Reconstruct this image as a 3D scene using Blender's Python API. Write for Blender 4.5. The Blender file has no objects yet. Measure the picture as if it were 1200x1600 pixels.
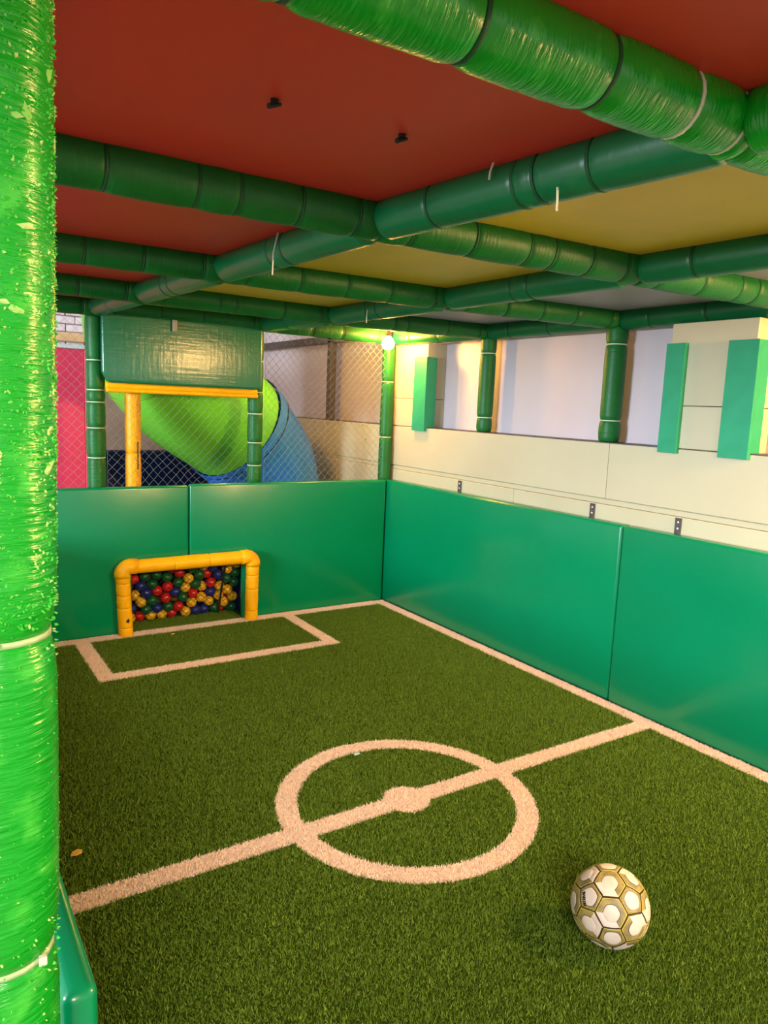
import bpy, bmesh, math, random
import numpy as np
from mathutils import Vector, Matrix, noise
random.seed(7); rng = np.random.default_rng(7)
S = bpy.context.scene
COL = S.collection

# ------------------------------------------------------------------ camera
R = ((0.83780768, -0.54438805, 0.04147227), (0.0444473, 0.14371845, 0.98861997), (-0.54415323, -0.82643007, 0.14460499))
cd = bpy.data.cameras.new('camera'); cam = bpy.data.objects.new('camera', cd); COL.objects.link(cam)
cd.sensor_fit = 'VERTICAL'; cd.sensor_height = 36; cd.lens = 1138.57 * 36 / 1600; cd.clip_start = 0.05
m4 = Matrix(R).transposed().to_4x4(); m4.translation = (-2.941, -4.442, 1.45); cam.matrix_world = m4
S.camera = cam
# ------------------------------------------------------------------ world, light, exposure
S.view_settings.view_transform = 'Standard'; S.view_settings.look = 'None'; S.view_settings.gamma = 1
S.view_settings.use_curve_mapping = False; S.view_settings.exposure = 0.42
W = bpy.data.worlds.new('hall_ambient'); S.world = W; W.use_nodes = True
W.node_tree.nodes['Background'].inputs[0].default_value = (1.0, 0.90, 0.78, 1); W.node_tree.nodes['Background'].inputs[1].default_value = 0.8
def area(name, loc, target, sx, sy, power, color):
    l = bpy.data.lights.new(name, 'AREA'); l.shape = 'RECTANGLE'; l.size = sx; l.size_y = sy; l.energy = power; l.color = color
    o = bpy.data.objects.new(name, l); COL.objects.link(o); o.location = loc
    o.rotation_euler = (Vector(target) - Vector(loc)).to_track_quat('-Z', 'Y').to_euler(); return o
area('hall_window_light', (-8.0, -2.6, 2.0), (0, -1.6, 1.1), 1.6, 1.2, 540, (0.74, 0.86, 1.0))
area('hall_ceiling_light', (-4.2, -7.5, 3.3), (-2.2, -3.6, 1.3), 2.4, 1.6, 400, (1.0, 0.90, 0.74))

# ------------------------------------------------------------------ materials
def lin(h):
    h = h.lstrip('#'); v = [int(h[i:i+2], 16)/255 for i in (0, 2, 4)]
    return tuple(c/12.92 if c <= .04045 else ((c+.055)/1.055)**2.4 for c in v) + (1,)
def mat(name, col, rough=.5, spec=.5, noise_scale=0, col2=None, lo=.4, hi=.6, bump=None, detail=4, coords='Object', emit=None, stretch=None, coat=0):
    m = bpy.data.materials.new(name); m.use_nodes = True; nt = m.node_tree; b = nt.nodes['Principled BSDF']
    b.inputs['Base Color'].default_value = lin(col); b.inputs['Roughness'].default_value = rough; b.inputs['Specular IOR Level'].default_value = spec
    b.inputs['Coat Weight'].default_value = coat; b.inputs['Coat Roughness'].default_value = .12
    if emit: b.inputs['Emission Color'].default_value = lin(emit[0]); b.inputs['Emission Strength'].default_value = emit[1]
    tc = nt.nodes.new('ShaderNodeTexCoord')
    def nz(scale, st, det):
        n = nt.nodes.new('ShaderNodeTexNoise'); n.inputs['Scale'].default_value = scale; n.inputs['Detail'].default_value = det
        mp = nt.nodes.new('ShaderNodeMapping'); mp.inputs['Scale'].default_value = st or (1, 1, 1)
        nt.links.new(tc.outputs[coords], mp.inputs[0]); nt.links.new(mp.outputs[0], n.inputs[0]); return n
    if noise_scale and col2:
        n = nz(noise_scale, stretch, detail); r = nt.nodes.new('ShaderNodeValToRGB')
        r.color_ramp.elements[0].position = lo; r.color_ramp.elements[1].position = hi
        r.color_ramp.elements[0].color = lin(col); r.color_ramp.elements[1].color = lin(col2)
        nt.links.new(n.outputs[0], r.inputs[0]); nt.links.new(r.outputs[0], b.inputs['Base Color'])
    prev = None
    for (sc, st, strength, dist) in (bump or []):
        n = nz(sc, st, 3); bp = nt.nodes.new('ShaderNodeBump'); bp.inputs['Strength'].default_value = strength; bp.inputs['Distance'].default_value = dist
        nt.links.new(n.outputs[0], bp.inputs['Height'])
        if prev: nt.links.new(prev.outputs[0], bp.inputs['Normal'])
        prev = bp
    if prev: nt.links.new(prev.outputs[0], b.inputs['Normal'])
    return m
M = {}
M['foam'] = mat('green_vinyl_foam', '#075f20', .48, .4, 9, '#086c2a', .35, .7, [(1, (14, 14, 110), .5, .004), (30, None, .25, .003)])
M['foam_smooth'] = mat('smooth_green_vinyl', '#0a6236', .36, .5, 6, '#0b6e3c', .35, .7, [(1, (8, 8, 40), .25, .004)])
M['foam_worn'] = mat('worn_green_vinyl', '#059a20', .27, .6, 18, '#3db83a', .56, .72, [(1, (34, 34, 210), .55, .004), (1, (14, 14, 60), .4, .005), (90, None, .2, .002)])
M['flake'] = mat('torn_vinyl', '#43c23c', .45, .4, 60, '#c4dc84', .52, .62)
M['flake2'] = mat('exposed_foam', '#b9d38a', .8, .2, 30, '#7fc85c', .4, .65)
M['pad'] = mat('green_pad_vinyl', '#007f50', .24, .5, 2.5, '#008455', .3, .7, [(2.2, (1, 1, .7), .25, .03), (40, None, .04, .003)])
M['panel_green'] = mat('quilted_green_vinyl', '#086844', .29, .9, 3, '#096e47', .3, .7, [(1, (60, 4, 4), .22, .006), (1, (4, 4, 60), .22, .006), (22, None, .25, .006)])
M['yellow'] = mat('yellow_vinyl', '#fbb800', .45, .35, 8, '#f2ac00', .4, .7, [(18, None, .3, .005)])
M['tie'] = mat('nylon_tie', '#d8dcc8', .5)
M['tie_pale'] = mat('grubby_tie', '#a9c492', .5)
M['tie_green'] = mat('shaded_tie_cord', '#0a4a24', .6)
M['dark'] = mat('dark_steel', '#4a4248', .5, .5, 20, '#57504f')
M['black'] = mat('black_cord', '#121214', .7)
M['net'] = mat('net_cord', '#748270', .7, .3)
M['red'] = mat('red_deck_board', '#cf3a2e', .45, .3, 5, '#c83e2e', .3, .7, [(6, None, .08, .01)])
M['yel_deck'] = mat('yellow_deck_board', '#e8c53a', .45, .3, 5, '#dfbd3a', .3, .7, [(6, None, .08, .01)])
M['grey_deck'] = mat('grey_deck_board', '#aba6b2', .45, .3, 5, '#a39eaa', .3, .7, [(6, None, .08, .01)])
M['cream'] = mat('cream_wall_paint', '#c8c0a0', .5, .4, 2.2, '#c2b898', .3, .7, [(60, None, .06, .002)])
M['mauve'] = mat('pale_wall_board', '#d0c4c8', .5, .4, 3, '#ccbec0', .3, .7)
M['jamb'] = mat('jade_foam_block', '#22946a', .55, .35, 12, '#289a70', .35, .65, [(90, None, .12, .002)])
M['brick'] = mat('white_painted_brick', '#dcd6dc', .7, .3, 14, '#cfc4cb', .4, .7, [(40, None, .3, .006)])
M['mortar'] = mat('grey_mortar', '#8d8590', .9, .2)
M['pink'] = mat('crimson_panel', '#e2355f', .45, .4, 4, '#d93158', .3, .7)
M['navy'] = mat('navy_vinyl', '#101c58', .5, .4, 6, '#0e1850', .3, .7)
M['lime'] = mat('lime_plastic', '#76d636', .25, .5, 3, '#6ed238', .3, .7)
M['blue'] = mat('blue_plastic', '#2878e0', .28, .5, 3, '#3584e2', .3, .7)
M['concrete'] = mat('grey_hall_floor', '#8a7f70', .7, .3, 6, '#7c7264')
M['turf'] = mat('turf_backing', '#334512', .95, .05, 60, '#3b5016', .35, .65, detail=6)
M['cap'] = mat('lamp_socket', '#2b2622', .5)
M['bulb'] = mat('lit_bulb', '#fff2d8', .3, .3, emit=('#ffb455', 420))
M['flood'] = mat('lit_flood_glass', '#fff2d8', .3, .3, emit=('#ffc478', 390))
M['leaf'] = mat('yellow_scrap', '#e6b54a', .6)
M['blue_bit'] = mat('pale_blue_scrap', '#bfeff2', .4)
M['grey_tag'] = mat('grey_clip', '#9a9282', .6)
for k, c in dict(b='#1c2a80', g='#0c5a2c', r='#c81e1c', y='#e6b422').items(): M['ball_'+k] = mat('ball_plastic_'+dict(b='blue', g='green', r='red', y='yellow')[k], c, .3, .5)
M['sb_white'] = mat('ball_white', '#e9dcd6', .42, .4, 20, '#dccbc2', .4, .7)
M['sb_olive'] = mat('ball_olive_print', '#a4955a', .45, .4, 45, '#847a5a', .42, .62)
M['sb_gold'] = mat('ball_gold_print', '#dccb58', .45, .4, 30, '#cbb84c', .4, .6)
M['sb_dark'] = mat('ball_seam', '#3c3018', .7)
def blade_mat(name, c1, c2, c3):
    m = bpy.data.materials.new(name); m.use_nodes = True; nt = m.node_tree; b = nt.nodes['Principled BSDF']
    b.inputs['Roughness'].default_value = .65; b.inputs['Specular IOR Level'].default_value = .2
    g = nt.nodes.new('ShaderNodeNewGeometry'); r = nt.nodes.new('ShaderNodeValToRGB')
    e = r.color_ramp.elements; e[0].color = lin(c1); e[1].color = lin(c3); e.new(.5).color = lin(c2)
    nt.links.new(g.outputs['Random Per Island'], r.inputs[0]); nt.links.new(r.outputs[0], b.inputs['Base Color']); return m
M['blade'] = blade_mat('grass_fibre', '#4e6a16', '#5d7a1e', '#769233')
M['wblade'] = blade_mat('white_fibre', '#e6cdbb', '#f3dccb', '#fbe9da')

# ------------------------------------------------------------------ helpers
def wm(o): return (wm(o.parent) @ o.matrix_basis) if o.parent else o.matrix_basis.copy()
def link(name, me, m, parent=None, mw=None, smooth=False):
    if m is not None and not me.materials: me.materials.append(m)
    o = bpy.data.objects.new(name, me); COL.objects.link(o); mw = mw or Matrix()
    if parent: o.parent = parent; o.matrix_basis = wm(parent).inverted() @ mw
    else: o.matrix_basis = mw
    if smooth:
        me.polygons.foreach_set('use_smooth', [True]*len(me.polygons))
    return o
def tag(o, label=None, cat=None, group=None, kind=None):
    if label: o['label'] = label
    if cat: o['category'] = cat
    if group: o['group'] = group
    if kind: o['kind'] = kind
    return o
def empty(name, loc, label, cat, group=None):
    o = bpy.data.objects.new(name, None); COL.objects.link(o); o.location = loc; o.empty_display_size = .05
    return tag(o, label, cat, group)
def mesh(verts, faces, name='m'):
    me = bpy.data.meshes.new(name); me.from_pydata([tuple(v) for v in verts], [], faces); me.update(); return me
def T(x, y, z): return Matrix.Translation((x, y, z))
def bm_out(bm):
    bmesh.ops.recalc_face_normals(bm, faces=bm.faces); me = bpy.data.meshes.new('m'); bm.to_mesh(me); bm.free(); return me
def box_me(sx, sy, sz, bev=.003, seg=1):
    bm = bmesh.new(); bmesh.ops.create_cube(bm, size=1); bmesh.ops.scale(bm, vec=(sx, sy, sz), verts=bm.verts)
    if bev: bmesh.ops.bevel(bm, geom=bm.edges[:], offset=bev, segments=seg, affect='EDGES', profile=.5)
    return bm_out(bm)
def box(name, x, y, z, m, parent=None, bev=.003, seg=1, smooth=False):
    return link(name, box_me(x[1]-x[0], y[1]-y[0], z[1]-z[0], bev, seg), m, parent, T(sum(x)/2, sum(y)/2, sum(z)/2), smooth)
def prism(poly, depth, bev, seg=3):
    """poly in (x,z); extruded from y=0 to y=depth"""
    bm = bmesh.new(); vs = [bm.verts.new((x, 0, z)) for x, z in poly]; f = bm.faces.new(vs)
    r = bmesh.ops.extrude_face_region(bm, geom=[f]); bmesh.ops.translate(bm, vec=(0, depth, 0), verts=[v for v in r['geom'] if isinstance(v, bmesh.types.BMVert)])
    bmesh.ops.recalc_face_normals(bm, faces=bm.faces)
    bmesh.ops.bevel(bm, geom=bm.edges[:], offset=bev, segments=seg, affect='EDGES', profile=.5)
    return bm_out(bm)
def lathe(prof, n=20, cap=True, wob=None):
    """prof: list of (radius, z) around local Z"""
    vs, fs = [], []
    for j, (r, z) in enumerate(prof):
        for i in range(n):
            a = 2*math.pi*i/n; rr = r + (wob(a, z) if wob else 0); vs.append((rr*math.cos(a), rr*math.sin(a), z))
    for j in range(len(prof)-1):
        for i in range(n): fs.append((j*n+i, j*n+(i+1) % n, (j+1)*n+(i+1) % n, (j+1)*n+i))
    if cap: fs.append(tuple(range(n))[::-1]); fs.append(tuple((len(prof)-1)*n+i for i in range(n)))
    return mesh(vs, fs)
def axis_m(p0, p1):
    p0, p1 = Vector(p0), Vector(p1); q = (p1-p0).to_track_quat('Z', 'Y'); m = q.to_matrix().to_4x4(); m.translation = p0; return m, (p1-p0).length
def sleeve_me(L, r, n=20, pinch=.87, rough=0.0, rings=8, e=.03, fz=45):
    e = min(e, L*.3); prof = [(r*pinch, 0), (r*(pinch+.07), e*.22), (r*.985, e*.7)]
    prof += [(r*(1+.012*math.sin(3.1*k/rings)), e+(L-2*e)*k/rings) for k in range(rings+1)]
    prof += [(r*.985, L-e*.7), (r*(pinch+.07), L-e*.22), (r*pinch, L)]
    sd = random.random()*50
    w = (lambda a, z: r*rough*(noise.noise((math.cos(a)*2.2+sd, math.sin(a)*2.2, z*fz)) + .6*noise.noise((math.cos(a)*1.2, math.sin(a)*1.2+sd, z*14)))) if rough else None
    return lathe(prof, n, True, w)
TIE_CACHE = {}
def tie_me(r, m):
    k = (round(r, 4), m.name)
    if k not in TIE_CACHE: TIE_CACHE[k] = lathe([(r, -.003), (r+.0035, -.003), (r+.0035, .003), (r, .003)], 20, False)
    return TIE_CACHE[k]
def sleeve_run(parent, p0, p1, cuts, r, m, n=20, rough=0, ties=True, tie_m=None, pinch=.87, rings=8):
    """foam sleeves along p0-p1, cut at the given fractions, with a cable tie in each groove"""
    p0, p1 = Vector(p0), Vector(p1)
    for a, b in zip(cuts[:-1], cuts[1:]):
        A, B = p0.lerp(p1, a), p0.lerp(p1, b); mm, L = axis_m(A, B)
        link('foam_sleeve', sleeve_me(L, r*random.uniform(.98, 1.02), n, pinch, rough, rings), m, parent, mm, True)
    if ties:
        for c in cuts[1:-1]:
            mm, L = axis_m(p0.lerp(p1, c), p1); tm = (tie_m.pop(0) if isinstance(tie_m, list) else tie_m) or M['tie_green']; link('cable_tie', tie_me(r*(pinch+.015), tm), tm, parent, mm, True)
def tail(parent, p, length, bend=(.01, 0)):
    p = Vector(p); q = p + Vector((bend[0], bend[1], -length)); mid = p.lerp(q, .5) + Vector((bend[0]*.4, 0, 0))
    vs, fs = [], []
    for i, c in enumerate((p, mid, q)):
        for dx, dy in ((-.002, -.0012), (.002, -.0012), (.002, .0012), (-.002, .0012)): vs.append((c.x+dx, c.y+dy, c.z))
    for i in range(2):
        for k in range(4): fs.append((i*4+k, i*4+(k+1) % 4, i*4+4+(k+1) % 4, i*4+4+k))
    fs += [(3, 2, 1, 0), (8, 9, 10, 11)]
    o = link('cable_tie_tail', mesh(vs, fs), M['tie'], parent); o['label'] = 'loose white cable tie tail'; return o

# ------------------------------------------------------------------ structure
box('floor', (-9, 6), (-10, 5), (-.12, -.012), M['concrete'], bev=0)['kind'] = 'structure'
bpy.data.objects['floor']['label'] = 'plain grey hall floor under the play frame'
turf = box('turf_mat', (-2.86, .0), (-4.15, .62), (-.012, 0), M['turf'], bev=0); tag(turf, 'backing of the green artificial turf pitch', kind='structure')

# right wall: backing board with cream panels standing proud of it
wr = box('wall_right', (.24, .36), (-5.0, 4.3), (-.01, 2.7), M['mauve'], bev=0); tag(wr, 'cream right hand wall with long recessed openings', kind='structure')
g = .0010
for y0, y1 in ((-5, -3.35), (-3.35, -1.25), (-1.25, .9), (.9, 2.6), (2.6, 4.3)): box('wall_panel', (.08, .24), (y0+g, y1-g), (0, .9885), M['cream'], wr)
box('joint_batten', (.083, .24), (-5, 4.3), (.990, 1.018), M['cream'], wr)
for y0, y1 in ((-5, -1.93), (-1.93, .1), (.1, 1.12), (1.12, 2.6), (2.6, 4.3)): box('wall_panel', (.08, .24), (y0+g, y1-g), (1.0195, 1.305), M['cream'], wr)
for y0, y1 in ((-.323, .10), (-2.66, -2.24), (2.95, 4.3)):
    box('wall_panel', (.08, .24), (y0, y1), (1.309, 1.504), M['cream'], wr); box('wall_panel', (.08, .24), (y0, y1), (1.5065, 1.882), M['cream'], wr)
for y0, y1 in ((-2.24, -.323), (-5, -2.66), (.1, 2.95)): box('sill_strip', (.082, .24), (y0, y1), (1.305, 1.309), M['dark'], wr, bev=0)
box('frame_post', (.10, .16), (1.10, 1.16), (1.309, 2.02), M['dark'], wr); box('frame_rail', (.10, .16), (.1, 2.95), (1.955, 2.015), M['dark'], wr)
box('frame_post', (.10, .13), (1.105, 1.135), (.3, 1.3), M['dark'], wr)
for y, z in ((.25, 1.25), (.45, 1.18), (.22, 1.05), (.5, 1.29)):
    link('screw', lathe([(.006, 0), (.004, .003)], 8), M['dark'], wr, T(.08, y, z) @ Matrix.Rotation(-math.pi/2, 4, 'Y'))

tag(box('ceiling', (-9, .4), (-10, 4.5), (3.4, 3.5), M['mauve'], bev=0), 'plain pale hall roof above the play frame', kind='structure')
# back wall with painted bricks
wb = box('wall_back', (-9, .36), (3.25, 3.45), (-.01, 3.0), M['mortar'], bev=0); tag(wb, 'far hall wall of white painted brick behind the play frame', kind='structure')
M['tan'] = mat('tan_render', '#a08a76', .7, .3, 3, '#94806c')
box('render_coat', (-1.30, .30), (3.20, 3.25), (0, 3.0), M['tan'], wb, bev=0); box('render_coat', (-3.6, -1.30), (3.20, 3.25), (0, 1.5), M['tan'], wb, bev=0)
bk = [box_me(.158+.004*i, .05, .066, .006) for i in range(3)]
for j in range(11):
    for i in range(9):
        x = -2.40 + i*.172 + (.086 if j % 2 else 0) + random.uniform(-.005, .005); z = 1.60 + j*.076
        if x > -1.22: continue
        link('brick', bk[(i+j) % 3], M['brick'], wb, T(x, 3.235+random.uniform(-.006, .006), z) @ Matrix.Rotation(random.uniform(-.02, .02), 4, 'Y'))
led = box('trim_1', (-3.4, -1.30), (3.10, 3.205), (1.925, 2.01), mat('tan_trim_board', '#d8b98a', .6, .3, 8, '#cba97a'), bev=.006); tag(led, 'tan board running along the white brick wall', kind='structure')

# ceiling deck boards, one per cell of the frame
JX = {'L': [(-1.74, -4.62), (-1.75, -3.655), (-1.86, -2.71), (-1.915, -1.70), (-1.97, -.79), (-2.01, .03)],
      'M': [(-.80, -4.62), (-.83, -3.70), (-.867, -2.76), (-.885, -1.755), (-.92, -.76), (-.985, .02)],
      'R': [(.15, -4.70), (.15, -3.75), (.15, -2.82), (.15, -1.86), (.14, -.86), (.02, .02)],
      'K': [(-2.76, -4.60), (-2.885, -3.63), (-2.86, -2.69), (-2.90, -1.66), (-2.95, -.78), (-2.98, .03)]}
ZB = 1.94; RB = .056
ceil = bpy.data.objects.new('ceiling', None); COL.objects.link(ceil); ceil.location = (-1.4, -2.2, 1.975); tag(ceil, 'low deck ceiling of red, yellow and grey boards', kind='structure')
zc = 1.972
for a, b, m in (('K', 'L', 'red'), ('L', 'M', 'yel_deck'), ('M', 'R', 'grey_deck'), (None, 'K', 'red')):
    for j in range(5):
        q = lambda k, jj: JX[k][jj] if k else (JX['K'][jj][0]-1.0, JX['K'][jj][1])
        pts = [q(a, j), q(b, j), q(b, j+1), q(a, j+1)]; c = Vector((sum(p[0] for p in pts)/4, sum(p[1] for p in pts)/4))
        vs = []
        for zz in (0, .03):
            for p in pts: d = (Vector(p)-c); v = c + d*(1-.006/d.length); vs.append((v.x, v.y, zc+zz))
        link('deck_board', mesh(vs, [(3, 2, 1, 0), (4, 5, 6, 7), (0, 1, 5, 4), (1, 2, 6, 5), (2, 3, 7, 6), (3, 0, 4, 7)]), M[m], ceil)
def bolt(x, y, a):
    bm = bmesh.new(); bmesh.ops.create_cone(bm, cap_ends=True, segments=8, radius1=.005, radius2=.003, depth=.03); me = bm_out(bm)
    o = link('bolt', me, M['black'], ceil, T(x, y, zc-.010) @ Matrix.Rotation(a, 4, 'Z') @ Matrix.Rotation(1.2, 4, 'Y')); o['label'] = 'black bolt end poking through red board'
    link('bolt_nut', lathe([(.008, 0), (.008, .006)], 6), M['black'], ceil, T(x, y, zc-.006))
bolt(-2.375, -3.18, .3); bolt(-2.109, -3.186, .2)

# ------------------------------------------------------------------ padded beams
def nj(lst, a, b): return Vector((*lst[a], ZB)), Vector((*lst[b], ZB))
XNAMES = {0: None, 1: 'nearest crinkled green padded beam crossing the top right of the view', 2: 'green padded cross beam passing the second junction back over the centre circle',
          3: 'green padded cross beam third from the front under the deck', 4: 'green padded cross beam one before the hanging green panel', 5: 'rearmost green padded cross beam directly above the back pads'}
CUTX = {1: (.0, .09, .30, .52, .77, .92, 1), 2: (0, .09, .30, .50, .60, .76, .92, 1), 3: (0, .09, .30, .50, .70, .92, 1), 4: (0, .09, .36, .44, .70, .92, 1), 5: (0, .09, .35, .6, .92, 1)}
for j in range(1, 6):
    e = empty('padded_beam', (JX['L'][j][0], JX['L'][j][1], ZB), XNAMES[j], 'padded beam', 'green padded beams of the deck frame')
    near = j == 1
    segs = [('K', 'L'), ('L', 'M'), ('M', 'R')]
    p = [Vector((JX[k][j][0], JX[k][j][1], ZB)) for k in 'KLMR']; p.insert(0, p[0] + (p[0]-p[1])*.9)
    if j == 5: p = p[1:]; p[-1].x -= .07
    for a, b in zip(p[:-1], p[1:]):
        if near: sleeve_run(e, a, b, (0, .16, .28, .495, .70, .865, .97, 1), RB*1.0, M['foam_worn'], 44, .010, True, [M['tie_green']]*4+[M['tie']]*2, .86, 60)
        else: sleeve_run(e, a, b, CUTX[j], RB, M['foam'], 22, .006, True, None, .90)
    if j == 3: box('clip', (-1.46, -1.43), (p[2].y-.0605, p[2].y-.054), (ZB-.012, ZB+.006), M['grey_tag'], e)
    if j == 1:
        for q in (p[2]+Vector((-.05, 0, 0)), ): pass
    if j == 5: box('clip', (-1.595, -1.565), (-.045, -.035), (1.83, 1.90), M['grey_tag'], e)
YN = {'L': 'long smooth green padded beam between the red and yellow deck boards', 'M': 'smooth green padded beam between the yellow and grey deck boards',
      'R': 'green padded beam running along the cream wall above its openings', 'K': 'green padded beam over the left touchline meeting the frayed pillar'}
for k in 'LMRK':
    e = empty('padded_beam', (JX[k][2][0], JX[k][2][1], ZB), YN[k], 'padded beam', 'green padded beams of the deck frame')
    for j in range(5):
        a, b = (Vector((*JX[k][j], ZB-.004)), Vector((*JX[k][j+1], ZB-.004))); d = (b-a).normalized()
        cuts = {1: (0, .27, .42, .48, .78, 1), 2: (0, .45, .55, 1), 3: (0, .5, .60, 1)}.get(j, (0, .55, 1))
        if k == 'R': cuts = (0, .45, .8, 1)
        s0 = .015 if j == 1 else .045; s1 = .045
        sleeve_run(e, a+d*s0, b-d*s1, cuts, RB*.97, M['foam_smooth'] if j else M['foam_worn'], 22, .004, True, None, .93)
    if k == 'L':
        tail(e, (-1.866, -3.177, 1.972), .035, (-.006, .004)); tail(e, (-1.838, -3.343, 1.892), .045, (.002, 0)); tail(e, (-1.937, -2.246, 1.972), .13, (-.016, 0))
    if k == 'M': tail(e, (-.955, -1.196, 1.935), .075, (-.004, 0))

# ------------------------------------------------------------------ posts
def post(label, x, y, zs, r, m='foam', lean=(0, 0), ties='tie', rough=.02, n=22):
    e = empty('padded_post', (x, y, zs[0]), label, 'padded post', 'green padded posts')
    p0 = Vector((x, y, zs[0])); p1 = Vector((x+lean[0], y+lean[1], zs[-1])); L = zs[-1]-zs[0]
    sleeve_run(e, p0, p1, [(z-zs[0])/L for z in zs], r, M[m], n, rough, True, M[ties], .86); return e
post('green padded post left of the hanging green panel and crimson board', -2.005, .10, (0, .5, .86, 1.075, 1.25, 1.40, 1.47, 1.64, 1.90), .054)
post('green padded post right of the hanging panel, in front of the slide', -1.003, .10, (0, .6, .90, 1.02, 1.17, 1.36, 1.50, 1.70, 1.90), .050)
post('green padded corner post below the glowing bulb', .018, .075, (0, .5, .9, 1.22, 1.62, 1.90), .045)
post('green padded post on the wall sill nearest the corner bulb', .155, -.86, (1.311, 1.40, 1.80, 1.90), .050)
post('green padded post on the wall sill nearer the camera', .155, -1.86, (1.311, 1.42, 1.81, 1.90), .055)
# big frayed pillar beside the camera
pe = empty('frayed_pillar', (-2.875, -3.63, 0), 'large frayed bright green padded pillar filling the left edge', 'padded post')
def pil(z): return Vector((-2.8795+.015*(z-.85), -3.63, z))
PZ = (0, .40, .852, 1.205, 1.93)
for a, b in zip(PZ[:-1], PZ[1:]):
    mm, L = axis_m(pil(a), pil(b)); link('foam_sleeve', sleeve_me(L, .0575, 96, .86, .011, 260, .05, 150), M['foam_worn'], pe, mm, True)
for z in PZ[1:-1]:
    mm, L = axis_m(pil(z), pil(z+.1)); tt = link('cable_tie', tie_me(.0492, M['tie_pale']), M['tie_pale'], pe, mm, True)
    link('tie_head', box_me(.008, .007, .010, .001), M['tie'], tt, T(*(pil(z)+Vector((-.019 if z > 1 else .035, -.051 if z > 1 else -.043, 0)))))
def flakes(count, zr, size, seed, out):
    r = random.Random(seed); vs, fs = [], []
    for _ in range(count):
        z = r.uniform(*zr); a = r.uniform(-2.2, .9); rad = .0572; c = pil(z)
        nrm = Vector((math.cos(a), math.sin(a), 0)); tg = Vector((-math.sin(a), math.cos(a), 0)); up = Vector((0, 0, 1))
        s = size*r.uniform(.4, 1.3); th = r.uniform(0, 6.28); u = tg*math.cos(th)+up*math.sin(th); v = up*math.cos(th)-tg*math.sin(th)
        k = len(vs); lift = out*r.uniform(.2, 1)
        base = c + nrm*rad; n6 = 6
        for i in range(n6):
            ph = 6.283*i/n6; rr = s*r.uniform(.5, 1.1); d = u*math.cos(ph)*rr + v*math.sin(ph)*rr*.55
            vs.append(base + d + nrm*(-.0006 + lift*max(0, math.cos(ph))))
        vs.append(base+nrm*.0022)
        for i in range(n6): fs.append((k+i, k+(i+1) % n6, k+n6))
        w = len(vs)
        for i in range(n6): vs.append(vs[k+i]-nrm*.0012)
        for i in range(n6): fs.append((k+(i+1) % n6, k+i, w+i, w+(i+1) % n6))
        fs.append(tuple(w+i for i in range(n6))[::-1])
    return mesh(vs, fs)
o = link('vinyl_flake', flakes(2600, (1.38, 1.92), .0030, 1, .005), M['flake'], pe); o['kind'] = 'stuff'; o['label'] = 'pale torn flakes of vinyl'
o = link('vinyl_flake', flakes(700, (1.22, 1.42), .0026, 2, .003), M['flake'], pe); o['kind'] = 'stuff'
o = link('vinyl_flake', flakes(420, (.75, 1.25), .0020, 3, .0012), M['flake'], pe); o['kind'] = 'stuff'
o = link('foam_patch', flakes(26, (1.36, 1.75), .011, 5, .004), M['flake2'], pe); o['label'] = 'bare pale foam where vinyl has torn away'

# ------------------------------------------------------------------ pads round the pitch
PADG = 'green vinyl pads round the pitch'
def pad(label, poly, depth, mw): return tag(link('wall_pad', prism(poly, depth, .016, 4), M['pad'], None, mw, True), label, 'wall pad', PADG)
gz = .40; gl, gr = -1.83, -1.115; sm = -1.476
pad('green vinyl wall pad left of the seam behind the goal', [(-2.80, .002), (gl, .002), (gl, gz), (sm-.002, gz), (sm-.002, .905), (-2.80, .905)], .05, Matrix())
pad('green vinyl wall pad right of the seam behind the goal', [(gr, .002), (-.004, .002), (-.004, .912), (sm+.002, .912), (sm+.002, gz), (gr, gz)], .05, Matrix())
rot = Matrix.Rotation(-math.pi/2, 4, 'Z')   # local x -> -Y, local y -> +X
pad('long green vinyl wall pad on the right from corner to seam', [(-.048, .002), (2.115, .002), (2.115, .912), (-.048, .912)], .07, T(.004, 0, 0) @ rot)
pad('green vinyl wall pad on the right nearest the camera', [(2.12, .002), (4.2, .002), (4.2, .912), (2.12, .912)], .07, T(0, 0, 0) @ rot)
pad('green vinyl side pad half hidden behind the frayed pillar', [(.0, .002), (3.59, .002), (3.59, .725), (.0, .725)], .044, T(-2.815, 0, 0) @ rot)
for y, lab in ((-.746, 'small dark steel strap on the wall nearest the corner'), (-1.858, 'small dark steel strap just left of the right pad seam'), (-2.374, 'small dark steel strap just right of the right pad seam')):
    e = empty('steel_strap', (.08, y, .85), lab, 'bracket', 'steel straps above the right pads')
    pl = box('strap_plate', (.074, .079), (y-.017, y+.017), (.84, .985), M['dark'], e, .001)
    for z in (.965, .935): link('rivet', lathe([(.005, 0), (.003, .003)], 8), M['tie'], pl, T(.074, y, z) @ Matrix.Rotation(-math.pi/2, 4, 'Y'))
# jade foam blocks on the corners of the wall openings
def jamb(label, y0, y1, wrap, z0=1.285, z1=1.79):
    e = empty('corner_guard', (.06, (y0+y1)/2, z0), label, 'corner guard', 'jade foam guards on the wall openings')
    box('wall_face', (.055, .0795), (y0-(.024 if wrap else 0), y1), (z0, z1), M['jamb'], e, .001)
    if wrap: box('return_face', (.0785, .145), (y0-.024, y0-.0005), (z0+.026, z1), M['jamb'], e, .001)
jamb('jade foam guard beside the corner bulb on the far end of the opening', -.322, -.20, True)
jamb('flat jade foam guard at the near end of the opening', -2.335, -2.235, False)
jamb('jade foam guard furthest right, wrapped round the next opening', -2.66, -2.545, True)

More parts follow.
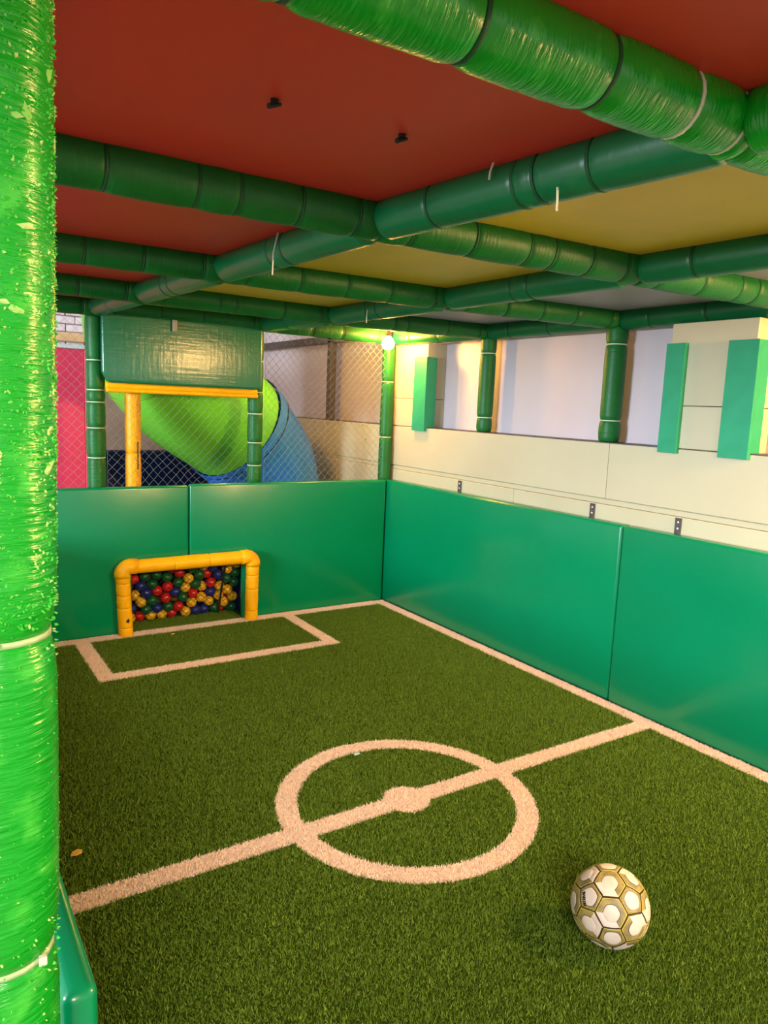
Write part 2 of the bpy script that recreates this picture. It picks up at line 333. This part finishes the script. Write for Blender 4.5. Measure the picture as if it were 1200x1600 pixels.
# ------------------------------------------------------------------ hanging green panel, yellow bar and post
e = empty('hanging_panel', (-1.5, -.06, 1.5), 'shiny quilted green vinyl panel hanging above the back pads', 'panel')
poly = [(-1.955, 1.515), (-1.03, 1.515), (-1.01, 1.54), (-1.01, 1.91), (-1.99, 1.91), (-1.99, 1.57)]
link('padded_face', prism(poly, .05, .014, 4), M['panel_green'], e, T(0, -.02, 0), True)
e = empty('yellow_rail', (-1.5, .06, 1.47), 'yellow rail along the lower edge of the hanging green panel', 'rail')
link('rail_tube', lathe([(.020, 0), (.022, .01), (.022, .93), (.020, .94)], 16), M['yellow'], e, axis_m((-1.96, .045, 1.500), (-1.03, .045, 1.500))[0], True)
link('rail_tube', lathe([(.013, 0), (.014, .01), (.014, .93), (.013, .94)], 12), M['yellow'], e, axis_m((-1.96, .03, 1.474), (-1.03, .03, 1.474))[0], True)
for x in (-1.88, -1.10): box('rail_clip', (x-.03, x+.03), (.018, .03), (1.512, 1.520), M['tie'], e, .001)
e = empty('yellow_post', (-1.785, .13, 0), 'yellow padded post behind the net in front of the lime slide', 'padded post')
sleeve_run(e, (-1.785, .13, .492), (-1.785, .13, 1.475), (0, .62, 1), .046, M['yellow'], 22, .02, False)
box('split', (-1.770, -1.765), (.0825, .0855), (1.0, 1.17), M['black'], e, .0005)['label'] = 'dark split in the yellow foam'

# ------------------------------------------------------------------ slide, crimson board, navy pad
def catmull(P, n):
    P = [Vector(p) for p in P]; P = [P[0]*2-P[1]] + P + [P[-1]*2-P[-2]]; out = []
    for i in range(1, len(P)-2):
        for k in range(n):
            t = k/n; a, b, c, d = P[i-1:i+3]
            out.append(.5*((2*b)+(c-a)*t+(2*a-5*b+4*c-d)*t*t+(3*b-a-3*c+d)*t**3))
    return out + [P[-2]]
def sweep(pts, rad, n=40, thick=0):
    vs, fs = [], []; up = None
    for i, p in enumerate(pts):
        t = (pts[min(i+1, len(pts)-1)]-pts[max(i-1, 0)]).normalized()
        if up is None: up = Vector((0, 1, 0))
        up = (up - t*up.dot(t)).normalized(); s = t.cross(up); r = rad(i/(len(pts)-1)) if callable(rad) else rad
        for k in range(n): a = 6.28318*k/n; vs.append(p + up*math.cos(a)*r + s*math.sin(a)*r)
    for i in range(len(pts)-1):
        for k in range(n): fs.append((i*n+k, i*n+(k+1) % n, (i+1)*n+(k+1) % n, (i+1)*n+k))
    return mesh(vs, fs)
path = catmull([(-1.60, .56, 2.25), (-1.56, .56, 2.02), (-1.50, .60, 1.76), (-1.25, .70, 1.49), (-.80, .90, 1.206), (-.545, 1.0, .90), (-.50, 1.0, .50), (-.50, 1.0, 0.02)], 12)
se = empty('tube_slide', (-.5, 1.0, 0), 'lime and blue plastic tube slide behind the net', 'slide')
k = 48
t1 = link('slide_tube', sweep(path[:k-1], .43), M['lime'], se, None, True); t1['label'] = 'lime green upper tube'
t2 = link('slide_tube', sweep(path[k:], .43), M['blue'], se, None, True); t2['label'] = 'blue lower bend'
fl = link('flange', sweep(path[k-2:k+1], .447), M['blue'], se, None, True); fl['label'] = 'blue joining flange'
td = (path[k+1]-path[k]).normalized(); link('flange_gap', sweep([path[k], path[k]+td*.010], .4475), M['black'], se, None, True)
link('flange', sweep([path[k]+td*.010, path[k]+td*.05], .444), M['blue'], se, None, True)
link('flange', sweep([path[27], path[27]+(path[28]-path[27]).normalized()*.02], .438), M['lime'], se, None, True)
cb = empty('crimson_board', (-2.3, 1.0, 0), 'crimson upright board behind the net on the far left', 'board')
box('board_face', (-3.4, -1.89), (1.0, 1.03), (0, 1.745), M['pink'], cb, .004); box('board_edge', (-1.889, -1.845), (.995, 1.035), (0, 1.745), M['pink'], cb, .004)
box('board_cap', (-3.4, -1.845), (.99, 1.04), (1.746, 1.775), M['brick'], cb, .004)
nv = tag(box('navy_pad', (-1.78, .05), (2.0, 2.12), (0, .975), M['navy'], None, .02, 3), 'navy blue pad standing low behind the slide', 'pad')

# ------------------------------------------------------------------ nets
def net_me(fn, w, h, cw, ch, rad=.0012, jit=.003, seed=1):
    r = random.Random(seed); nx = int(round(w/cw*2)); nz = int(round(h/ch*2)); P = {}
    for i in range(nx+1):
        for j in range(nz+1):
            if (i+j) % 2 == 0:
                q = Vector(fn(i/nx, j/nz)); edge = i in (0, nx) or j in (0, nz)
                P[i, j] = q + (Vector((0, 0, 0)) if edge else Vector((r.gauss(0, jit), r.gauss(0, jit), r.gauss(0, jit))))
    vs, fs = [], []
    def seg(a, b):
        d = (b-a).normalized(); u = d.cross(Vector((0, 1, .01))).normalized()*rad; v = d.cross(u).normalized()*rad; k = len(vs)
        for p in (a, b):
            for t in range(3): vs.append(p + u*math.cos(2.094*t) + v*math.sin(2.094*t))
        for t in range(3): fs.append((k+t, k+(t+1) % 3, k+3+(t+1) % 3, k+3+t))
    for (i, j), p in P.items():
        for di in (-1, 1):
            if (i+di, j+1) in P: seg(p, P[i+di, j+1])
    B = sorted([k for k in P if k[1] == nz]); [seg(P[a], P[b]) for a, b in zip(B[:-1], B[1:])]
    B = sorted([k for k in P if k[0] == 0], key=lambda q: q[1]); [seg(P[a], P[b]) for a, b in zip(B[:-1], B[1:])]
    B = sorted([k for k in P if k[0] == nx], key=lambda q: q[1]); [seg(P[a], P[b]) for a, b in zip(B[:-1], B[1:])]
    return mesh(vs, fs)
def bay(x0, x1, y, z0, z1, sag):
    return lambda s, t: (x0+(x1-x0)*s, y + sag*math.sin(3.14*s)*math.sin(3.14*t), z0+(z1-z0)*t - .012*math.sin(3.14*s)*t + .02*math.sin(5*s+3*t)*math.sin(3.14*s)*math.sin(3.14*t))
tag(link('safety_net', net_me(bay(-.955, -.02, .055, .88, 1.89, .03), .935, 1.01, .052, .056, .0010, .002, 1), M['net']), 'pale diamond mesh net beside the corner post and bulb', 'net', 'diamond mesh safety nets')
tag(link('safety_net', net_me(bay(-1.95, -1.05, .065, .88, 1.47, .012), .90, .59, .055, .056, .0008, .002, 2), M['net']), 'diamond mesh net below the hanging panel in front of the slide', 'net', 'diamond mesh safety nets')
tag(link('safety_net', net_me(bay(-2.92, -2.06, .06, .88, 1.89, .02), .86, 1.01, .055, .056, .0008, .002, 3), M['net']), 'diamond mesh net in front of the crimson board', 'net', 'diamond mesh safety nets')

# ------------------------------------------------------------------ goal with balls behind it
ge = empty('goal', (-1.47, 0, 0), 'small yellow padded goal frame against the back pads', 'goal')
GL, GR, GT, gy, gr_ = -1.878, -1.068, .425, -.035, .044
for x, cuts, lean in ((GL, (0, .13, .42, .60, .78, .92), -.018), (GR, (0, .15, .50, .72, .90), .008)):
    p0 = Vector((x, gy, .002)); p1 = Vector((x+lean, gy, GT))
    sleeve_run(ge, p0, p1, cuts, gr_*.98, M['yellow'], 24, .03, False, None, .93)
sleeve_run(ge, (GL-.018, gy, GT), (GR+.008, gy, GT+.004), (.075, .37, .64, .92), gr_*.98, M['yellow'], 24, .02, False, None, .94)
for x, s in ((GL-.018, 1), (GR+.008, -1)):
    arc = [Vector((x, gy, GT-.06)), Vector((x, gy, GT-.035))] + [Vector((x+s*.045*(1-math.cos(a)), gy, GT-.04+.045*math.sin(a))) for a in (.3, .6, .9, 1.2, 1.5)] + [Vector((x+s*.085, gy, GT+.003))]
    me = sweep(arc, lambda t: gr_*(1.06+.03*math.sin(9*t)), 22); link('elbow_sleeve', me, M['yellow'], ge, None, True)
    bm = bmesh.new(); bm.from_mesh(me); bmesh.ops.holes_fill(bm, edges=[q for q in bm.edges if q.is_boundary]); bm.to_mesh(me); bm.free()
bm = bmesh.new(); vsx = [bm.verts.new((GL+.002+.013*math.cos(a)*q, gy-gr_-.0008, .105+.016*math.sin(a)*q)) for a, q in zip([6.283*i/10 for i in range(10)], (1, .6, 1.1, .5, .9, .6, 1.1, .55, 1, .6))]; bm.faces.new(vsx)
r_ = bmesh.ops.extrude_face_region(bm, geom=bm.faces[:]); bmesh.ops.translate(bm, vec=(0, .004, 0), verts=[v for v in r_['geom'] if isinstance(v, bmesh.types.BMVert)])
link('torn_hole', bm_out(bm), M['black'], ge)['label'] = 'black torn hole in the left post'
def netpt(s, t):
    z = .012+(.385-.012)*t; return (gl+.01+(gr-gl-.02)*s, .062+(.40-z)*.28, z)
link('net', net_me(netpt, .70, .40, .045, .045, .0013, .003, 9), M['black'], ge)
link('net_edge_cord', sweep([Vector(netpt(.86, t/6)) - Vector((0, .004, 0)) + Vector((.012*t/6, 0, 0)) for t in range(7)], .007, 8), M['black'], ge)
pen = empty('ball_pen', (-1.47, .4, 0), 'dark navy vinyl pen holding plastic balls behind the goal', 'pen')
box('pen_side', (gl-.03, gl-.004), (.056, .60), (0, .47), M['navy'], pen, .003); box('pen_side', (gr+.035, gr+.055), (.056, .60), (0, .47), M['navy'], pen, .003)
box('pen_back', (gl-.03, gr+.055), (.602, .63), (0, .47), M['navy'], pen, .003); box('pen_lid', (gl-.03, gr+.055), (.056, .63), (.471, .49), M['navy'], pen, .003)
BALLS = "b-1.783,.384 g-1.704,.377 g-1.625,.369 r-1.554,.363 y-1.49,.39 g-1.454,.353 g-1.407,.349 r-1.372,.38 y-1.32,.341 b-1.274,.336 y-1.219,.356 y-1.167,.326 r-1.783,.313 g-1.726,.326 g-1.643,.323 g-1.574,.291 r-1.48,.324 y-1.413,.275 g-1.354,.289 r-1.309,.264 b-1.231,.297 g-1.177,.255 b-1.738,.255 g-1.662,.261 r-1.576,.213 g-1.498,.249 y-1.432,.204 g-1.362,.209 r-1.265,.234 y-1.305,.192 y-1.199,.196 g-1.096,.199 y-1.773,.196 b-1.703,.188 r-1.633,.194 b-1.5,.174 g-1.469,.138 r-1.401,.152 y-1.333,.139 y-1.276,.106 b-1.252,.165 y-1.216,.13 y-1.159,.107 y-1.1,.113 y-1.72,.125 g-1.644,.116 r-1.546,.129 r-1.484,.095 y-1.444,.075 y-1.386,.104 b-1.339,.062 b-1.29,.055 g-1.214,.072 g-1.1,.036 b-1.766,.096 g-1.69,.071 b-1.634,.094 y-1.604,.06 g-1.556,.089 r-1.511,.048 r-1.138,.036 y-1.108,.036 r-1.736,.048 y-1.763,.036 y-1.644,.036 y-1.12,.33 g-1.11,.26 y-1.12,.17 r-1.13,.10 r-1.14,.37 g-1.10,.38"
rb = .035; pos = []; cols = []
for t in BALLS.split():
    x, z = t[1:].split(','); x = float(x); z = float(z); pos.append([x, .062+(.40-z)*.28+rb+.004, z]); cols.append(t[0])
for i in range(45): pos.append([random.uniform(gl+.04, gr-.0), random.uniform(.28, .50), random.uniform(.04, .40)]); cols.append(random.choice('bgry'))
pos = np.array(pos) + rng.normal(0, .002, (len(pos), 3))
for it in range(260):
    d = pos[:, None]-pos[None]; L = np.sqrt((d**2).sum(-1))+np.eye(len(pos))*9+1e-6; ov = np.clip(2*rb-L, 0, None)
    pos += (d/L[..., None]*ov[..., None]*.35).sum(1)
    pos[:, 2] = np.clip(pos[:, 2], rb, .435); pos[:, 0] = np.clip(pos[:, 0], gl+rb, gr+.034-rb); pos[:, 1] = np.minimum(pos[:, 1], .60-rb)
    pos[:, 1] = np.maximum(pos[:, 1], .062+(.40-pos[:, 2])*.28+rb+.006)
def ball_me():
    bm = bmesh.new(); bmesh.ops.create_uvsphere(bm, u_segments=18, v_segments=12, radius=rb); return bm_out(bm)
BM = {}; PB = []; NF = len(BALLS.split()); c_short = dict(b='blue', g='green', r='red', y='yellow')
ORD = {i+1: w for i, w in enumerate('first second third fourth fifth sixth seventh eighth ninth tenth eleventh twelfth thirteenth fourteenth fifteenth'.split())}
CN = dict(b='dark blue', g='dark green', r='red', y='yellow')
for c, p in zip(cols, pos):
    if c not in BM: BM[c] = ball_me()
    o = link('pit_ball', BM[c], M['ball_'+c], None, T(*p) @ Matrix.Rotation(random.uniform(0, 3), 4, 'X'), True)
    PB.append((o, c, p))
for k, (o, c, p) in enumerate(PB):
    if k < NF:
        third = lambda q: 'upper' if q[2] > .265 else 'middle' if q[2] > .145 else 'lower'
        rank = 1 + sum(1 for (o2, c2, p2) in PB[:NF] if c2 == c and third(p2) == third(p) and (p2[0], p2[1], p2[2]) < (p[0], p[1], p[2]))
        lab = '%s pit ball behind goal net, %s %s from left in %s third' % (CN[c], ORD[rank], c_short[c], third(p))
    else: lab = CN[c]+' pit ball buried deep at the back of the heap behind the goal'
    tag(o, lab, 'ball', CN[c]+' pit balls behind the goal')

# ------------------------------------------------------------------ bulbs
def bulb(label, x, y, z):
    e = empty('light_bulb', (x, y, z), label, 'bulb')
    pr = [(.0005, -.042)] + [(.042*math.cos(a), .042*math.sin(a)) for a in (-1.3, -1.0, -.7, -.4, -.1, .2, .5, .8)] + [(.021, .042), (.016, .050)]
    link('glass', lathe(pr, 24), M['bulb'], e, T(x, y, z), True)
    link('socket', lathe([(.018, .048), (.019, .052), (.019, .080), (.010, .086), (.010, .094)], 16), M['cap'], e, T(x, y, z), True); return e
bulb('glowing bare bulb in the far right corner under the deck', -.125, -.13, 1.873)
e2 = bulb('added bare bulb, unseen behind the hanging green panel, warming the wall', -1.0, .34, 1.85)  # unseen bulb, added to throw warm light on the wall behind the net
box('arm', (-1.01, -.99), (.082, .36), (1.944, 1.958), M['cap'], e2, .002)  # arm that carries the added bulb
fe = empty('floodlight', (-.05, -4.50, 1.80), 'warm floodlight under the front right corner of the deck', 'lamp')
FM = T(-.05, -4.50, 1.83) @ (Vector((-1.45, 4.45, -.55))).to_track_quat('Z', 'Y').to_matrix().to_4x4()
link('housing', box_me(.38, .26, .06, .008, 2), M['cap'], fe, FM @ T(0, 0, -.032)); link('lit_glass', box_me(.33, .21, .006, .001), M['flood'], fe, FM @ T(0, 0, .002))
link('bracket', box_me(.03, .012, .10, .002), M['cap'], fe, T(-.05, -4.54, 1.915))

# ------------------------------------------------------------------ football
def football(c, r, rot):
    e = empty('football', (c[0], c[1], 0), 'scuffed white and gold football resting on the turf', 'ball')
    ph = (1+5**.5)/2; V = []
    for a in (-1, 1):
        for b in (-ph, ph): V += [Vector((0, a, b)), Vector((a, b, 0)), Vector((b, 0, a))]
    E = [(i, j) for i in range(12) for j in range(12) if i != j and abs((V[i]-V[j]).length-2) < .01]; nb = {i: [j for a, j in E if a == i] for i in range(12)}
    polys = []; cnt = [0]
    for i in range(12):
        pts = [V[i].lerp(V[j], 1/3) for j in nb[i]]; polys.append(pts)
    for i in range(12):
        for j in nb[i]:
            for k in nb[i]:
                if i < j < k and k in nb[j]:
                    T3 = (i, j, k); polys.append([V[a].lerp(V[b], 1/3) for a in T3 for b in T3 if a != b])
    R3 = Matrix.Rotation(rot[2], 3, 'Z') @ Matrix.Rotation(rot[0], 3, 'X') @ Matrix.Rotation(rot[1], 3, 'Y')
    for pts in polys:
        cen = sum(pts, Vector())/len(pts); ax = cen.normalized(); u = (pts[0]-cen).normalized(); v = ax.cross(u)
        pts.sort(key=lambda p: math.atan2((p-cen).dot(v), (p-cen).dot(u)))
        hexa = len(pts) == 6; n = len(pts)*5; cnt[0] += 1; e0 = (cnt[0]*7) % 6
        rings = ([(1, .972, 3), (.975, .992, 3), (.93, 1.0, 1), (.88, 1.0, 2), (.56, 1.0, 2), (.53, .994, 3), (.49, 1.0, 0), (.3, 1.0, 0)] if hexa
                 else [(1, .972, 3), (.97, .992, 1), (.93, 1.0, 2), (.72, 1.0, 2), (.69, .996, 3), (.65, 1.0, 0), (.42, 1.0, 0), (.2, 1.0, 0)])
        vs, fs, mi = [], [], []
        for f, rr, _ in rings:
            for q in range(n):
                a = pts[q//5]; b = pts[(q//5+1) % len(pts)]; p = a.lerp(b, (q % 5)/5)
                if f < .9: # rounder printed outlines
                    rad = cen + (p-cen).normalized()*((pts[0]-cen).length*.93); p = p.lerp(rad, .6 if f < .7 else .25)
                w = (R3 @ (cen + (p-cen)*f)).normalized()*r*rr; vs.append(w)
        vs.append((R3 @ ax)*r)
        for k in range(len(rings)-1):
            for q in range(n): fs.append((k*n+q, k*n+(q+1) % n, (k+1)*n+(q+1) % n, (k+1)*n+q)); mi.append(rings[k][2] if not hexa or k < 2 or (q//5-e0) % 6 < 4 else (3 if k == 2 and (q//5) % 2 else 0))
        for q in range(n): fs.append(((len(rings)-1)*n+q, (len(rings)-1)*n+(q+1) % n, len(vs)-1)); mi.append(0)
        me = mesh(vs, fs)
        for m in ('sb_white', 'sb_gold', 'sb_olive', 'sb_dark'): me.materials.append(M[m])
        me.polygons.foreach_set('material_index', mi)
        link('panel', me, None, e, T(*c), True)
    bm = bmesh.new(); bmesh.ops.create_icosphere(bm, subdivisions=3, radius=r*.97); link('bladder', bm_out(bm), M['sb_dark'], e, T(*c), True)
    # row of small dark letter strokes on one white panel (unreadable at this size)
    tocam = Vector((-2.941-c[0], -4.442-c[1], 1.45-c[2])).normalized(); rt = Vector((.8378, -.5444, .0415)); up = rt.cross(tocam)*-1
    vs, fs = [], []
    for i in range(8):
        d0 = (tocam*.62 - rt*(.66-.012*i*.3) - up*(-.32+.045*i)).normalized(); k = len(vs); s = (rt - d0*rt.dot(d0)).normalized()*.0045; t = d0.cross(s).normalized()*.0014*(1 if i % 3 else 1.5)
        for l in (1.0, 1.004):
            for a, b in ((-1, -1), (1, -1), (1, 1), (-1, 1)): vs.append(d0*r*l + s*a + t*b)
        fs += [(k+3, k+2, k+1, k), (k+4, k+5, k+6, k+7)] + [(k+q, k+(q+1) % 4, k+4+(q+1) % 4, k+4+q) for q in range(4)]
    link('lettering', mesh(vs, fs), M['black'], e, T(*c))
football((-1.373, -3.276, .112), .1055, (.5, .3, .9))

# ------------------------------------------------------------------ turf fibres and markings
X0, X1, Y0, Y1 = -2.80, -.004, -4.1, -.004
CX, CY = -1.442, -2.398
def m_touch(x, y): return x > -.082
def m_goal(x, y): return (y > -.085) & (y < .01)
def m_half(x, y): return np.abs(y+2.400) < .041
def m_circ(x, y): d = np.hypot(x-CX, y-CY); return (d < .483) & (d > .405)
def m_spot(x, y): return np.hypot(x-CX, y-CY) < .088
def m_area(x, y): return (x > -2.178) & (x < -.775) & (y > -.735) & ~((x > -2.095) & (x < -.855) & (y > -.645))
def blades(x, y, hh, ww):
    n = len(x); th = rng.uniform(0, 6.283, n); w = ww*rng.uniform(.6, 1.3, n); h = hh*rng.uniform(.6, 1.25, n); ln = rng.uniform(0, .9, n)*h; la = rng.uniform(0, 6.283, n)
    v = np.empty((n, 3, 3), np.float32); dx, dy = np.cos(th)*w/2, np.sin(th)*w/2
    v[:, 0] = np.stack([x-dx, y-dy, np.zeros(n)+.0005], 1); v[:, 1] = np.stack([x+dx, y+dy, np.zeros(n)+.0005], 1); v[:, 2] = np.stack([x+np.cos(la)*ln, y+np.sin(la)*ln, h], 1)
    me = bpy.data.meshes.new('fibres'); me.vertices.add(3*n); me.vertices.foreach_set('co', v.ravel()); me.loops.add(3*n); me.loops.foreach_set('vertex_index', np.arange(3*n, dtype=np.int32))
    me.polygons.add(n); me.polygons.foreach_set('loop_start', np.arange(0, 3*n, 3, dtype=np.int32)); me.update(calc_edges=True); me.validate(); return me
def scatter(n, x0=X0, x1=X1, y0=Y0, y1=Y1): return rng.uniform(x0, x1, n), rng.uniform(y0, y1, n)
xs, ys = scatter(850000); 
# goal mouth strip reaches back under the ball pen
xg, yg = scatter(22000, gl, gr, 0, .22); xs = np.r_[xs, xg]; ys = np.r_[ys, yg]
jx = xs + rng.normal(0, .003, len(xs)); jy = ys + rng.normal(0, .003, len(ys))
white = m_touch(jx, jy) | m_goal(jx, jy) | m_half(jx, jy) | m_circ(jx, jy) | m_spot(jx, jy) | m_area(jx, jy)
gfib = link('artificial_grass', blades(xs[~white], ys[~white], .011, .0036), M['blade']); tag(gfib, 'short green artificial grass covering the pitch', 'grass', kind='stuff')
def marking(name, label, parts, bbox, dens=150000):
    f, excl = parts; n = int(dens*(bbox[1]-bbox[0])*(bbox[3]-bbox[2])); x, y = scatter(n, *bbox); jx = x + rng.normal(0, .003, n); jy = y + rng.normal(0, .003, n); k = f(jx, jy)
    for q in excl: k &= ~q(jx, jy)
    o = link(name, blades(x[k], y[k], .0085, .0046), M['wblade']); tag(o, label, 'pitch marking', kind='stuff'); return o
M['wback'] = mat('white_turf_backing', '#ead3c0', .9, .1, 80, '#f2dccb')
def strip(o, x0, x1, y0, y1): link('line_backing', mesh([(x, y, z) for z in (.0004, .0016) for x, y in ((x0, y0), (x1, y0), (x1, y1), (x0, y1))], [(3, 2, 1, 0), (4, 5, 6, 7), (0, 1, 5, 4), (1, 2, 6, 5), (2, 3, 7, 6), (3, 0, 4, 7)]), M['wback'], o)
def ring(o, r0, r1): link('line_backing', mesh([(CX+q*math.cos(6.28318*k/72), CY+q*math.sin(6.28318*k/72), .0018) for k in range(72) for q in (r0, r1)], [(2*k, 2*k+1, (2*k+3) % 144, (2*k+2) % 144) for k in range(72)]), M['wback'], o)
o = marking('touch_line', 'white touchline along the foot of the right pads', (m_touch, []), (-.09, X1, Y0, Y1)); strip(o, -.081, -.004, Y0, -.004)
o = marking('goal_line', 'white goal line along the foot of the back pads', (m_goal, [m_touch]), (X0, X1, -.1, .01)); strip(o, X0, -.083, -.083, -.004)
o = marking('halfway_line', 'white halfway line crossing the turf through the circle', (m_half, [m_touch]), (X0, X1, -2.45, -2.35)); strip(o, X0, -.083, -2.440, -2.360)
o = marking('centre_circle', 'white centre circle in the middle of the turf', (m_circ, [m_half]), (CX-.5, CX+.5, CY-.5, CY+.5)); ring(o, .406, .482)
o = marking('centre_spot', 'white kick off spot in the middle of the circle', (m_spot, [m_half]), (CX-.1, CX+.1, CY-.1, CY+.1)); ring(o, .001, .087)
o = marking('goal_area_line', 'white box outline on the turf in front of the goal', (m_area, [m_goal]), (-2.2, -.75, -.75, 0)); strip(o, -2.177, -2.096, -.734, -.086); strip(o, -.854, -.776, -.734, -.086); strip(o, -2.095, -.855, -.734, -.646)
def scrap(name, label, x, y, pts, m, z=.013):
    bm = bmesh.new(); f = bm.faces.new([bm.verts.new((px, py, .002*math.sin(7*px*100))) for px, py in pts]); q = bmesh.ops.extrude_face_region(bm, geom=[f])
    bmesh.ops.translate(bm, vec=(0, 0, .002), verts=[v for v in q['geom'] if isinstance(v, bmesh.types.BMVert)]); tag(link(name, bm_out(bm), M[m], None, T(x, y, z-.002)), label, 'litter')
scrap('foam_crumb', 'small yellow crumb on the turf near the frayed pillar', -2.549, -2.162, [(-.02, -.008), (-.004, -.016), (.014, -.010), (.018, .006), (.004, .014), (-.012, .010)], 'leaf')
scrap('paper_scrap', 'tiny pale blue scrap inside the centre circle', -1.431, -2.018, [(-.012, -.007), (.011, -.010), (.013, .006), (-.010, .009)], 'blue_bit')
scrap('foam_crumb', 'tiny yellow crumb on the turf in front of the goal', -1.627, -.149, [(-.012, -.005), (.006, -.009), (.013, .002), (-.004, .008)], 'leaf')
